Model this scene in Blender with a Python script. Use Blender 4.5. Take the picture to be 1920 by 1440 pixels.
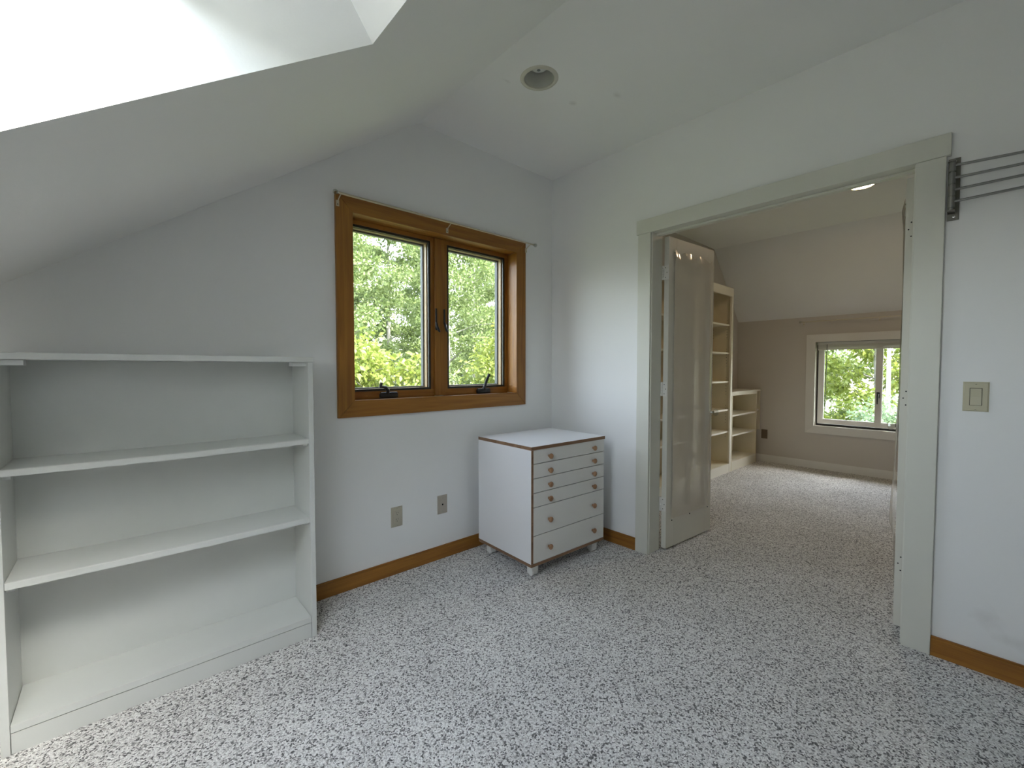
import bpy, bmesh, math, random
import numpy as np
from mathutils import Vector, Matrix
from mathutils.geometry import tessellate_polygon

for o in list(bpy.data.objects):
    bpy.data.objects.remove(o)
SC = bpy.context.scene
COL = SC.collection
R = math.radians

# ------------------------------------------------------------------ camera
CAM_POS = Vector((-2.4482, -2.2658, 1.17))
YAW, PITCH = 0.7328, -0.0353
cd = bpy.data.cameras.new('camera')
cam = bpy.data.objects.new('camera', cd)
COL.objects.link(cam)
cd.sensor_width = 36.0
cd.lens = 814.66 / 1920 * 36.0
cd.clip_start = 0.02
cd.clip_end = 500
fw = Vector((math.sin(YAW) * math.cos(PITCH), math.cos(YAW) * math.cos(PITCH), math.sin(PITCH)))
cam.location = CAM_POS
cam.rotation_euler = fw.to_track_quat('-Z', 'Y').to_euler()
SC.camera = cam

# ------------------------------------------------------------------ sky, sun, exposure
SUN_TRAVEL = Vector((-0.283, 0.75, -1.0)).normalized()
SUN_STRENGTH = 3.4
SKY_STRENGTH = 1.15
w = bpy.data.worlds.new('sky')
SC.world = w
w.use_nodes = True
wn = w.node_tree
bg = wn.nodes['Background']
sk = wn.nodes.new('ShaderNodeTexSky')
sk.sky_type = 'NISHITA'
sk.sun_disc = False
sk.sun_elevation = math.asin(-SUN_TRAVEL.z)
sk.sun_rotation = math.atan2(-SUN_TRAVEL.x, -SUN_TRAVEL.y)
sk.air_density = 1.0
sk.dust_density = 3.0
sk.ozone_density = 0.6
hz = wn.nodes.new('ShaderNodeHueSaturation')      # thin summer haze: a paler sky
hz.inputs['Saturation'].default_value = 0.45
wn.links.new(sk.outputs[0], hz.inputs['Color'])
wn.links.new(hz.outputs[0], bg.inputs[0])
bg.inputs[1].default_value = SKY_STRENGTH
sl = bpy.data.lights.new('sun', 'SUN')
sl.energy = SUN_STRENGTH
sl.angle = R(0.9)
sl.color = (1.0, 0.95, 0.87)
so = bpy.data.objects.new('sun', sl)
COL.objects.link(so)
so.location = (3, -12, 12)
so.rotation_euler = SUN_TRAVEL.to_track_quat('-Z', 'Y').to_euler()

SC.view_settings.view_transform = 'Standard'
SC.view_settings.look = 'None'
SC.view_settings.gamma = 1.0
SC.view_settings.use_curve_mapping = False
SC.view_settings.exposure = 1.6
cy = SC.cycles
cy.max_bounces = 11
cy.diffuse_bounces = 7
cy.glossy_bounces = 4
cy.transmission_bounces = 6
cy.transparent_max_bounces = 16
cy.caustics_reflective = False
cy.caustics_refractive = False
cy.sample_clamp_indirect = 6.0
cy.use_denoising = True
cy.use_adaptive_sampling = False
cy.denoising_prefilter = 'ACCURATE'


# ------------------------------------------------------------------ materials
def mat(name):
    m = bpy.data.materials.new(name)
    m.use_nodes = True
    return m, m.node_tree.nodes, m.node_tree.links, m.node_tree.nodes['Principled BSDF']


def plain(name, col, rough=0.5, metal=0.0, bump=0.0, bscale=120.0, var=0.0, vscale=3.0, spec=0.5):
    m, n, l, b = mat(name)
    b.inputs['Roughness'].default_value = rough
    b.inputs['Metallic'].default_value = metal
    b.inputs['Specular IOR Level'].default_value = spec
    tc = n.new('ShaderNodeTexCoord')
    if var:
        no = n.new('ShaderNodeTexNoise')
        no.inputs['Scale'].default_value = vscale
        no.inputs['Detail'].default_value = 5
        l.new(tc.outputs['Object'], no.inputs['Vector'])
        mx = n.new('ShaderNodeMix')
        mx.data_type = 'RGBA'
        mx.inputs['A'].default_value = (*[c * (1 - var) for c in col], 1)
        mx.inputs['B'].default_value = (*[min(1, c * (1 + var)) for c in col], 1)
        l.new(no.outputs['Fac'], mx.inputs['Factor'])
        l.new(mx.outputs['Result'], b.inputs['Base Color'])
    else:
        b.inputs['Base Color'].default_value = (*col, 1)
    if bump:
        no2 = n.new('ShaderNodeTexNoise')
        no2.inputs['Scale'].default_value = bscale
        no2.inputs['Detail'].default_value = 3
        l.new(tc.outputs['Object'], no2.inputs['Vector'])
        bp = n.new('ShaderNodeBump')
        bp.inputs['Strength'].default_value = bump
        bp.inputs['Distance'].default_value = 0.002
        l.new(no2.outputs['Fac'], bp.inputs['Height'])
        l.new(bp.outputs['Normal'], b.inputs['Normal'])
    return m


def wood(name, c1, c2, axis, rough=0.42):
    """fir with long grain along the given local axis"""
    m, n, l, b = mat(name)
    tc = n.new('ShaderNodeTexCoord')
    mp = n.new('ShaderNodeMapping')
    s = [26.0, 26.0, 26.0]
    s[axis] = 1.4
    mp.inputs['Scale'].default_value = s
    l.new(tc.outputs['Object'], mp.inputs['Vector'])
    no = n.new('ShaderNodeTexNoise')
    no.inputs['Scale'].default_value = 1.0
    no.inputs['Detail'].default_value = 6
    no.inputs['Distortion'].default_value = 1.2
    l.new(mp.outputs['Vector'], no.inputs['Vector'])
    mp2 = n.new('ShaderNodeMapping')
    s2 = [160.0, 160.0, 160.0]
    s2[axis] = 4.0
    mp2.inputs['Scale'].default_value = s2
    l.new(tc.outputs['Object'], mp2.inputs['Vector'])
    no2 = n.new('ShaderNodeTexNoise')
    no2.inputs['Scale'].default_value = 1.0
    no2.inputs['Detail'].default_value = 2
    l.new(mp2.outputs['Vector'], no2.inputs['Vector'])
    ad = n.new('ShaderNodeMath')
    ad.operation = 'MULTIPLY_ADD'
    ad.inputs[1].default_value = 0.35
    l.new(no2.outputs['Fac'], ad.inputs[0])
    l.new(no.outputs['Fac'], ad.inputs[2])
    cr = n.new('ShaderNodeValToRGB')
    cr.color_ramp.elements[0].position = 0.42
    cr.color_ramp.elements[0].color = (*c1, 1)
    cr.color_ramp.elements[1].position = 0.86
    cr.color_ramp.elements[1].color = (*c2, 1)
    l.new(ad.outputs[0], cr.inputs['Fac'])
    l.new(cr.outputs['Color'], b.inputs['Base Color'])
    b.inputs['Roughness'].default_value = rough
    return m


def wall_paint(name, col, scuffs=()):
    m, n, l, b = mat(name)
    tc = n.new('ShaderNodeTexCoord')
    no = n.new('ShaderNodeTexNoise')
    no.inputs['Scale'].default_value = 2.2
    no.inputs['Detail'].default_value = 6
    no.inputs['Roughness'].default_value = 0.6
    l.new(tc.outputs['Object'], no.inputs['Vector'])
    mx = n.new('ShaderNodeMix')
    mx.data_type = 'RGBA'
    mx.inputs['A'].default_value = (*[c * 0.97 for c in col], 1)
    mx.inputs['B'].default_value = (*[min(1, c * 1.02) for c in col], 1)
    l.new(no.outputs['Fac'], mx.inputs['Factor'])
    out = mx.outputs['Result']
    for (p, rad, k) in scuffs:
        d = n.new('ShaderNodeVectorMath')
        d.operation = 'SUBTRACT'
        l.new(tc.outputs['Object'], d.inputs[0])
        d.inputs[1].default_value = p
        sc = n.new('ShaderNodeVectorMath')
        sc.operation = 'DIVIDE'
        l.new(d.outputs[0], sc.inputs[0])
        sc.inputs[1].default_value = rad
        ln = n.new('ShaderNodeVectorMath')
        ln.operation = 'LENGTH'
        l.new(sc.outputs[0], ln.inputs[0])
        n2 = n.new('ShaderNodeTexNoise')
        n2.inputs['Scale'].default_value = 30
        n2.inputs['Detail'].default_value = 5
        l.new(tc.outputs['Object'], n2.inputs['Vector'])
        am = n.new('ShaderNodeMath')
        am.operation = 'MULTIPLY_ADD'
        am.inputs[1].default_value = 1.4
        l.new(n2.outputs['Fac'], am.inputs[0])
        l.new(ln.outputs['Value'], am.inputs[2])
        mr = n.new('ShaderNodeMapRange')
        mr.inputs['From Min'].default_value = 0.7
        mr.inputs['From Max'].default_value = 1.7
        mr.inputs['To Min'].default_value = k
        mr.inputs['To Max'].default_value = 0.0
        l.new(am.outputs[0], mr.inputs['Value'])
        m2 = n.new('ShaderNodeMix')
        m2.data_type = 'RGBA'
        l.new(mr.outputs[0], m2.inputs['Factor'])
        l.new(out, m2.inputs['A'])
        m2.inputs['B'].default_value = (0.42, 0.40, 0.36, 1)
        out = m2.outputs['Result']
    l.new(out, b.inputs['Base Color'])
    b.inputs['Roughness'].default_value = 0.62
    b.inputs['Specular IOR Level'].default_value = 0.35
    n3 = n.new('ShaderNodeTexNoise')
    n3.inputs['Scale'].default_value = 140
    n3.inputs['Detail'].default_value = 3
    l.new(tc.outputs['Object'], n3.inputs['Vector'])
    bp = n.new('ShaderNodeBump')
    bp.inputs['Strength'].default_value = 0.12
    bp.inputs['Distance'].default_value = 0.002
    l.new(n3.outputs['Fac'], bp.inputs['Height'])
    l.new(bp.outputs['Normal'], b.inputs['Normal'])
    return m


def carpet():
    m, n, l, b = mat('speckled_loop_carpet')
    tc = n.new('ShaderNodeTexCoord')
    # wobble, so that the loops do not sit on cells
    wn_ = n.new('ShaderNodeTexNoise')
    wn_.inputs['Scale'].default_value = 90
    wn_.inputs['Detail'].default_value = 2
    l.new(tc.outputs['Object'], wn_.inputs['Vector'])
    ws = n.new('ShaderNodeVectorMath')
    ws.operation = 'SCALE'
    ws.inputs['Scale'].default_value = 0.012
    l.new(wn_.outputs['Color'], ws.inputs[0])
    wa = n.new('ShaderNodeVectorMath')
    wa.operation = 'ADD'
    l.new(tc.outputs['Object'], wa.inputs[0])
    l.new(ws.outputs[0], wa.inputs[1])
    vo = n.new('ShaderNodeTexVoronoi')
    vo.inputs['Scale'].default_value = 200
    l.new(wa.outputs[0], vo.inputs['Vector'])
    sp = n.new('ShaderNodeSeparateColor')
    l.new(vo.outputs['Color'], sp.inputs[0])
    cr = n.new('ShaderNodeValToRGB')
    e = cr.color_ramp.elements
    e[0].position = 0.0
    e[0].color = (0.13, 0.125, 0.125, 1)
    e[1].position = 1.0
    e[1].color = (0.97, 0.96, 0.94, 1)
    for p, c in ((0.17, (0.28, 0.27, 0.265)), (0.30, (0.66, 0.64, 0.615)), (0.60, (0.88, 0.86, 0.835))):
        k = e.new(p)
        k.color = (*c, 1)
    l.new(sp.outputs[0], cr.inputs['Fac'])
    # dark gaps between loops
    gp = n.new('ShaderNodeMapRange')
    gp.inputs['From Min'].default_value = 0.25
    gp.inputs['From Max'].default_value = 0.75
    gp.inputs['To Min'].default_value = 1.0
    gp.inputs['To Max'].default_value = 0.74
    l.new(vo.outputs['Distance'], gp.inputs['Value'])
    # broad wear
    n2 = n.new('ShaderNodeTexNoise')
    n2.inputs['Scale'].default_value = 3.0
    n2.inputs['Detail'].default_value = 5
    l.new(tc.outputs['Object'], n2.inputs['Vector'])
    m2 = n.new('ShaderNodeMapRange')
    m2.inputs['From Min'].default_value = 0.3
    m2.inputs['From Max'].default_value = 0.7
    m2.inputs['To Min'].default_value = 0.92
    m2.inputs['To Max'].default_value = 1.06
    l.new(n2.outputs['Fac'], m2.inputs['Value'])
    mu = n.new('ShaderNodeMath')
    mu.operation = 'MULTIPLY'
    l.new(gp.outputs[0], mu.inputs[0])
    l.new(m2.outputs[0], mu.inputs[1])
    vm = n.new('ShaderNodeVectorMath')
    vm.operation = 'SCALE'
    l.new(cr.outputs['Color'], vm.inputs[0])
    l.new(mu.outputs[0], vm.inputs['Scale'])
    l.new(vm.outputs[0], b.inputs['Base Color'])
    b.inputs['Roughness'].default_value = 1.0
    b.inputs['Specular IOR Level'].default_value = 0.1
    inv = n.new('ShaderNodeMath')
    inv.operation = 'MULTIPLY'
    inv.inputs[1].default_value = -1.0
    l.new(vo.outputs['Distance'], inv.inputs[0])
    bp = n.new('ShaderNodeBump')
    bp.inputs['Strength'].default_value = 0.6
    bp.inputs['Distance'].default_value = 0.004
    l.new(inv.outputs[0], bp.inputs['Height'])
    l.new(bp.outputs['Normal'], b.inputs['Normal'])
    return m


def thin_glass(name, tint=(1, 1, 1), refl=1.0, rough=0.0):
    m = bpy.data.materials.new(name)
    m.use_nodes = True
    n, l = m.node_tree.nodes, m.node_tree.links
    n.remove(n['Principled BSDF'])
    t = n.new('ShaderNodeBsdfTransparent')
    t.inputs[0].default_value = (*tint, 1)
    g = n.new('ShaderNodeBsdfGlossy')
    g.inputs['Roughness'].default_value = rough
    f = n.new('ShaderNodeLayerWeight')
    pw = n.new('ShaderNodeMath')
    pw.operation = 'POWER'
    pw.inputs[1].default_value = 5.0
    l.new(f.outputs['Facing'], pw.inputs[0])
    mu = n.new('ShaderNodeMath')
    mu.operation = 'MULTIPLY_ADD'
    mu.use_clamp = True
    mu.inputs[1].default_value = 0.9
    mu.inputs[2].default_value = 0.04 * refl
    l.new(pw.outputs[0], mu.inputs[0])
    mx = n.new('ShaderNodeMixShader')
    l.new(mu.outputs[0], mx.inputs[0])
    l.new(t.outputs[0], mx.inputs[1])
    l.new(g.outputs[0], mx.inputs[2])
    l.new(mx.outputs[0], n['Material Output'].inputs[0])
    return m


def veil(name, col, opacity, rough=0.6):
    """mesh or film that partly lets the view through"""
    m = bpy.data.materials.new(name)
    m.use_nodes = True
    n, l = m.node_tree.nodes, m.node_tree.links
    b = n['Principled BSDF']
    b.inputs['Base Color'].default_value = (*col, 1)
    b.inputs['Roughness'].default_value = rough
    t = n.new('ShaderNodeBsdfTransparent')
    mx = n.new('ShaderNodeMixShader')
    mx.inputs[0].default_value = opacity
    l.new(t.outputs[0], mx.inputs[1])
    l.new(b.outputs[0], mx.inputs[2])
    l.new(mx.outputs[0], n['Material Output'].inputs[0])
    return m


def leaf_mat(name, c1, c2, trans):
    m = bpy.data.materials.new(name)
    m.use_nodes = True
    n, l = m.node_tree.nodes, m.node_tree.links
    n.remove(n['Principled BSDF'])
    ge = n.new('ShaderNodeNewGeometry')
    cr = n.new('ShaderNodeValToRGB')
    cr.color_ramp.elements[0].color = (*c1, 1)
    cr.color_ramp.elements[1].color = (*c2, 1)
    l.new(ge.outputs['Random Per Island'], cr.inputs['Fac'])
    d = n.new('ShaderNodeBsdfDiffuse')
    l.new(cr.outputs[0], d.inputs[0])
    t = n.new('ShaderNodeBsdfTranslucent')
    l.new(cr.outputs[0], t.inputs[0])
    mx = n.new('ShaderNodeMixShader')
    mx.inputs[0].default_value = trans
    l.new(d.outputs[0], mx.inputs[1])
    l.new(t.outputs[0], mx.inputs[2])
    g = n.new('ShaderNodeBsdfGlossy')
    g.inputs['Roughness'].default_value = 0.45
    m3 = n.new('ShaderNodeMixShader')
    m3.inputs[0].default_value = 0.04
    l.new(mx.outputs[0], m3.inputs[1])
    l.new(g.outputs[0], m3.inputs[2])
    l.new(m3.outputs[0], n['Material Output'].inputs[0])
    return m


def cloth(name, col, trans):
    m = bpy.data.materials.new(name)
    m.use_nodes = True
    n, l = m.node_tree.nodes, m.node_tree.links
    n.remove(n['Principled BSDF'])
    d = n.new('ShaderNodeBsdfDiffuse')
    t = n.new('ShaderNodeBsdfTranslucent')
    d.inputs[0].default_value = t.inputs[0].default_value = (*col, 1)
    mx = n.new('ShaderNodeMixShader')
    mx.inputs[0].default_value = trans
    l.new(d.outputs[0], mx.inputs[1])
    l.new(t.outputs[0], mx.inputs[2])
    l.new(mx.outputs[0], n['Material Output'].inputs[0])
    return m


def glow(name, col, strength):
    m = bpy.data.materials.new(name)
    m.use_nodes = True
    n, l = m.node_tree.nodes, m.node_tree.links
    b = n['Principled BSDF']
    b.inputs['Base Color'].default_value = (0.8, 0.8, 0.8, 1)
    b.inputs['Emission Color'].default_value = (*col, 1)
    b.inputs['Emission Strength'].default_value = strength
    return m


M = {
    'wall': wall_paint('white_wall_paint', (0.84, 0.84, 0.83)),
    'wall_r': wall_paint('white_wall_paint_scuffed', (0.84, 0.84, 0.83),
                         (((0, -2.27, 0.21), (1, 0.05, 0.05), 0.2), ((0, -2.36, 0.15), (1, 0.10, 0.03), 0.2))),
    'ceil': wall_paint('white_ceiling_paint', (0.84, 0.84, 0.825),
                       (((-0.62, -0.72, 2.585), (0.03, 0.02, 1), 0.3), ((-0.50, -0.92, 2.585), (0.035, 0.02, 1), 0.3),
                        ((-1.0, -0.62, 2.585), (0.03, 0.012, 1), 0.25))),
    'taupe': wall_paint('taupe_wall_paint', (0.58, 0.54, 0.485)),
    'trim': plain('cream_trim_paint', (0.66, 0.655, 0.585), 0.4, bump=0.05, bscale=60),
    'white_trim': plain('white_trim_paint', (0.72, 0.70, 0.65), 0.4, bump=0.05, bscale=60),
    'leaf_paint': plain('cream_door_paint', (0.66, 0.64, 0.57), 0.38, bump=0.06, bscale=50),
    'carpet': carpet(),
    'woodx': wood('fir_grain_along_x', (0.20, 0.074, 0.009), (0.37, 0.160, 0.024), 0),
    'woody': wood('fir_grain_along_y', (0.20, 0.074, 0.009), (0.37, 0.160, 0.024), 1),
    'woodz': wood('fir_grain_along_z', (0.20, 0.074, 0.009), (0.37, 0.160, 0.024), 2),
    'pale_wood': wood('pale_fir', (0.50, 0.36, 0.20), (0.66, 0.50, 0.30), 2),
    'shelf': plain('white_shelf_paint', (0.64, 0.65, 0.625), 0.36, bump=0.10, bscale=35, var=0.03, vscale=14),
    'lam': plain('white_laminate', (0.80, 0.80, 0.815), 0.3),
    'lam_front': plain('off_white_laminate', (0.76, 0.755, 0.725), 0.34),
    'ply': wood('brown_plywood_edge', (0.16, 0.085, 0.045), (0.27, 0.155, 0.085), 0, 0.55),
    'knob': wood('turned_wood_knob', (0.24, 0.12, 0.055), (0.42, 0.235, 0.125), 1, 0.33),
    'caster': plain('white_plastic', (0.78, 0.77, 0.74), 0.4),
    'cream': plain('cream_cabinet_paint', (0.72, 0.655, 0.50), 0.42, var=0.02, vscale=8),
    'cream_edge': plain('pale_cabinet_edge', (0.78, 0.74, 0.64), 0.42),
    'black': plain('black_metal', (0.016, 0.016, 0.017), 0.35),
    'dark': plain('dark_bronze_frame', (0.022, 0.020, 0.016), 0.5),
    'grey_strip': plain('grey_weather_strip', (0.16, 0.17, 0.17), 0.5),
    'hole': plain('dark_hole', (0.012, 0.012, 0.012), 0.9),
    'plate': plain('almond_plastic', (0.46, 0.425, 0.335), 0.38),
    'plate2': plain('tan_almond_plastic', (0.43, 0.385, 0.32), 0.38),
    'plate3': plain('ivory_plastic', (0.50, 0.465, 0.33), 0.38),
    'brown_plate': plain('brown_plastic', (0.16, 0.115, 0.07), 0.5),
    'steel': plain('brushed_steel', (0.30, 0.30, 0.28), 0.3, 1.0),
    'steel_dark': plain('dull_steel', (0.19, 0.185, 0.16), 0.42, 1.0),
    'brass': plain('pale_brass', (0.62, 0.56, 0.42), 0.32, 0.6),
    'chrome': plain('nickel', (0.7, 0.7, 0.68), 0.2, 1.0),
    'trim_ring': plain('off_white_lamp_trim', (0.60, 0.58, 0.49), 0.4),
    'baffle': plain('lamp_baffle', (0.66, 0.66, 0.60), 0.45),
    'bulb': plain('frosted_bulb_glass', (0.72, 0.72, 0.70), 0.15),
    'glass': thin_glass('window_glass', (0.95, 0.97, 0.96)),
    'clear': thin_glass('clear_ball_glass', (0.85, 0.87, 0.83), 1.6),
    'screen': veil('insect_screen', (0.05, 0.05, 0.05), 0.30, 0.8),
    'film': veil('plastic_film', (0.70, 0.655, 0.565), 0.80, 0.12),
    'blind': cloth('shadow_blind_cloth', (0.80, 0.80, 0.78), 0.22),  # cloth of the added shadow-casting blind in the skylight
    'blind_slat': plain('pale_blind_slat', (0.62, 0.61, 0.56), 0.4),
    'lamp_on': glow('lit_lamp_lens', (1.0, 0.70, 0.42), 40.0),
    'roof': plain('roof_shingle', (0.12, 0.12, 0.12), 0.9),
    'grass': plain('meadow', (0.10, 0.12, 0.06), 0.95, var=0.4, vscale=2.0),
    'bark': plain('grey_bark', (0.26, 0.25, 0.23), 0.9, var=0.25, vscale=9.0),
    'birch': plain('white_birch_bark', (0.75, 0.74, 0.72), 0.8, var=0.2, vscale=7.0),
    'leaf_a': leaf_mat('mid_green_leaf', (0.10, 0.155, 0.045), (0.245, 0.31, 0.11), 0.45),
    'leaf_b': leaf_mat('yellow_green_leaf', (0.155, 0.22, 0.03), (0.33, 0.37, 0.085), 0.5),
    'leaf_c': leaf_mat('blue_green_leaf', (0.12, 0.20, 0.11), (0.27, 0.35, 0.21), 0.4),
}


# ------------------------------------------------------------------ mesh helpers
def box(bm, x0, x1, y0, y1, z0, z1, bev=0.0):
    vs = [bm.verts.new((x, y, z)) for z in (z0, z1) for y in (y0, y1) for x in (x0, x1)]
    fs = [bm.faces.new([vs[i] for i in q]) for q in
          ((0, 2, 3, 1), (4, 5, 7, 6), (0, 1, 5, 4), (2, 6, 7, 3), (0, 4, 6, 2), (1, 3, 7, 5))]
    if bev:
        es = list({e for f in fs for e in f.edges})
        bmesh.ops.bevel(bm, geom=es, offset=bev, segments=2, affect='EDGES', profile=0.6)
    return vs


def cyl(bm, p0, p1, r0, r1=None, seg=16, caps=True):
    p0, p1 = Vector(p0), Vector(p1)
    r1 = r0 if r1 is None else r1
    ax = (p1 - p0).normalized()
    u = ax.orthogonal().normalized()
    v = ax.cross(u)
    a = [bm.verts.new(p0 + r0 * (math.cos(t) * u + math.sin(t) * v)) for t in [2 * math.pi * i / seg for i in range(seg)]]
    b = [bm.verts.new(p1 + r1 * (math.cos(t) * u + math.sin(t) * v)) for t in [2 * math.pi * i / seg for i in range(seg)]]
    for i in range(seg):
        bm.faces.new((a[i], a[(i + 1) % seg], b[(i + 1) % seg], b[i]))
    if caps:
        bm.faces.new(a[::-1])
        bm.faces.new(b)


def lathe(bm, prof, origin=(0, 0, 0), axis=(0, 0, 1), seg=20, close=True):
    """prof: list of (radius, distance along the axis)"""
    ax = Vector(axis).normalized()
    u = ax.orthogonal().normalized()
    v = ax.cross(u)
    og = Vector(origin)
    rings = []
    for r, h in prof:
        if r < 1e-6:
            rings.append([bm.verts.new(og + ax * h)])
        else:
            rings.append([bm.verts.new(og + ax * h + r * (math.cos(2 * math.pi * i / seg) * u + math.sin(2 * math.pi * i / seg) * v)) for i in range(seg)])
    for a, b in zip(rings, rings[1:]):
        for i in range(seg):
            j = (i + 1) % seg
            if len(a) == 1 and len(b) == 1:
                continue
            if len(a) == 1:
                bm.faces.new((a[0], b[j], b[i]))
            elif len(b) == 1:
                bm.faces.new((a[i], a[j], b[0]))
            else:
                bm.faces.new((a[i], a[j], b[j], b[i]))


def tube(bm, pts, rad, seg=8):
    pts = [Vector(p) for p in pts]
    rr = rad if isinstance(rad, (list, tuple)) else [rad] * len(pts)
    rings = []
    u = None
    for i, p in enumerate(pts):
        t = (pts[min(i + 1, len(pts) - 1)] - pts[max(i - 1, 0)]).normalized()
        u = t.orthogonal().normalized() if u is None else (u - t * u.dot(t)).normalized()
        v = t.cross(u)
        rings.append([bm.verts.new(p + rr[i] * (math.cos(2 * math.pi * k / seg) * u + math.sin(2 * math.pi * k / seg) * v)) for k in range(seg)])
    for a, b in zip(rings, rings[1:]):
        for k in range(seg):
            bm.faces.new((a[k], a[(k + 1) % seg], b[(k + 1) % seg], b[k]))
    bm.faces.new(rings[0][::-1])
    bm.faces.new(rings[-1])


def obj(name, bm, m, parent=None, loc=None, smooth=None):
    me = bpy.data.meshes.new(name)
    bmesh.ops.recalc_face_normals(bm, faces=bm.faces[:])
    bm.to_mesh(me)
    bm.free()
    me.materials.append(M[m] if isinstance(m, str) else m)
    if smooth:
        for p in me.polygons:
            p.use_smooth = True
        me.set_sharp_from_angle(angle=R(smooth))
    o = bpy.data.objects.new(name, me)
    COL.objects.link(o)
    if parent:
        o.parent = parent
    if loc:
        o.location = loc
    return o


def part(name, m, parent, fn, smooth=None, loc=None):
    bm = bmesh.new()
    fn(bm)
    return obj(name, bm, m, parent, loc, smooth)


def boxpart(name, m, parent, *b, bev=0.0015):
    return part(name, m, parent, lambda bm: box(bm, *b, bev))


def empty(name, loc=(0, 0, 0), rz=0.0, label=None, cat=None, group=None, kind=None):
    o = bpy.data.objects.new(name, None)
    COL.objects.link(o)
    o.empty_display_size = 0.05
    o.location = loc
    o.rotation_euler = (0, 0, rz)
    tag(o, label, cat, group, kind)
    return o


def tag(o, label=None, cat=None, group=None, kind=None):
    for k, v in (('label', label), ('category', cat), ('group', group), ('kind', kind)):
        if v:
            o[k] = v
    return o


def plate(name, loops, front, thick, m, kind='structure', label=None, cat=None):
    """flat slab with holes: loops[0] the outline, the rest holes, in (u, v); front(u, v) a point, thick the vector to its back"""
    bm = bmesh.new()
    th = Vector(thick)
    tris = tessellate_polygon([[Vector((u, v, 0)) for u, v in lp] for lp in loops])
    flat = [p for lp in loops for p in lp]
    fv = [bm.verts.new(front(u, v)) for u, v in flat]
    bv = [bm.verts.new(Vector(front(u, v)) + th) for u, v in flat]
    for t in tris:
        bm.faces.new([fv[i] for i in t])
        bm.faces.new([bv[i] for i in reversed(t)])
    k = 0
    for lp in loops:
        nn = len(lp)
        for i in range(nn):
            j = (i + 1) % nn
            bm.faces.new((fv[k + i], fv[k + j], bv[k + j], bv[k + i]))
        k += nn
    o = obj(name, bm, m)
    tag(o, label, cat, None, kind)
    return o


def circle(cx, cy_, r, n=40):
    return [(cx + r * math.cos(2 * math.pi * i / n), cy_ + r * math.sin(2 * math.pi * i / n)) for i in range(n)]


def rect(a, b, c, d):
    return [(a, c), (b, c), (b, d), (a, d)]


# ------------------------------------------------------------------ the shell
ZC = 2.585                    # flat ceiling
XB, SL = -1.138, 0.703        # where the slope starts, its pitch
XL = -3.45                    # knee wall behind the bookcase side
YF = -4.35                    # wall behind the camera
X2 = 3.585                    # far wall of the room beyond
XB2, ZK2 = 2.82, 1.775        # its slope
WT = 0.115                    # door wall thickness


def zs(x):
    return ZC + SL * (x - XB)


ZK = zs(XL)
plate('floor', [rect(XL - 0.2, X2 + 0.16, YF - 0.1, 0.16)], lambda u, v: (u, v, 0), (0, 0, -0.12), 'carpet',
      label='light grey loop carpet flecked with charcoal, running through the doorway', cat='floor')
WIN = (-1.535, -0.381, 1.002, 1.979)      # opening of the wooden window
plate('wall_back', [[(XL - 0.12, -0.1), (0.06, -0.1), (0.06, ZC + 0.05), (XB, ZC + 0.05), (XL - 0.12, ZK - 0.05)],
                    rect(WIN[0] - .012, WIN[1] + .012, WIN[2] - .012, WIN[3] + .012)],
      lambda u, v: (u, 0, v), (0, 0.16, 0), 'wall', label='white gable wall holding the wood-framed window', cat='wall')
DO = (-2.035, -0.827, 2.017)              # rough opening of the doorway
plate('wall_right', [[(YF, -0.1), (DO[0], -0.1), (DO[0], DO[2]), (DO[1], DO[2]), (DO[1], -0.1), (0, -0.1), (0, ZC + 0.05), (YF, ZC + 0.05)]],
      lambda u, v: (0, u, v), (WT, 0, 0), 'wall_r', label='white wall with the wide doorway', cat='wall')
plate('wall_left', [rect(YF, 0.0, -0.1, ZK + 0.1)], lambda u, v: (XL, u, v), (-0.12, 0, 0), 'wall',
      label='low white knee wall under the slope', cat='wall')
plate('wall_front', [[(XL - 0.12, -0.1), (X2 + 0.1, -0.1), (X2 + 0.1, ZC + 0.05), (XB, ZC + 0.05), (XL - 0.12, ZK - 0.05)]],
      lambda u, v: (u, YF, v), (0, -0.12, 0), 'wall', label='white wall opposite the window', cat='wall')
L1 = (-0.897, -0.741)
L2 = (1.842, -1.541)
plate('ceiling', [rect(XB - 0.02, XB2 + 0.02, YF, 0.16), circle(*L1, 0.080), circle(*L2, 0.082)],
      lambda u, v: (u, v, ZC), (0, 0, 0.22), 'ceil', label='flat white ceiling with recessed lamps', cat='ceiling')
NRM = Vector((-SL, 0, 1)).normalized()
SKX, SKY = (-3.15, -1.934), (-1.765, -1.145)
TH = 0.24
plate('ceiling_slope', [rect(XL - 0.3, XB, YF - 0.1, 0.16), rect(*SKX, *SKY)],
      lambda u, v: (u, v, zs(u)), NRM * TH, 'ceil', label='white sloped ceiling cut by the skylight well', cat='ceiling')
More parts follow.
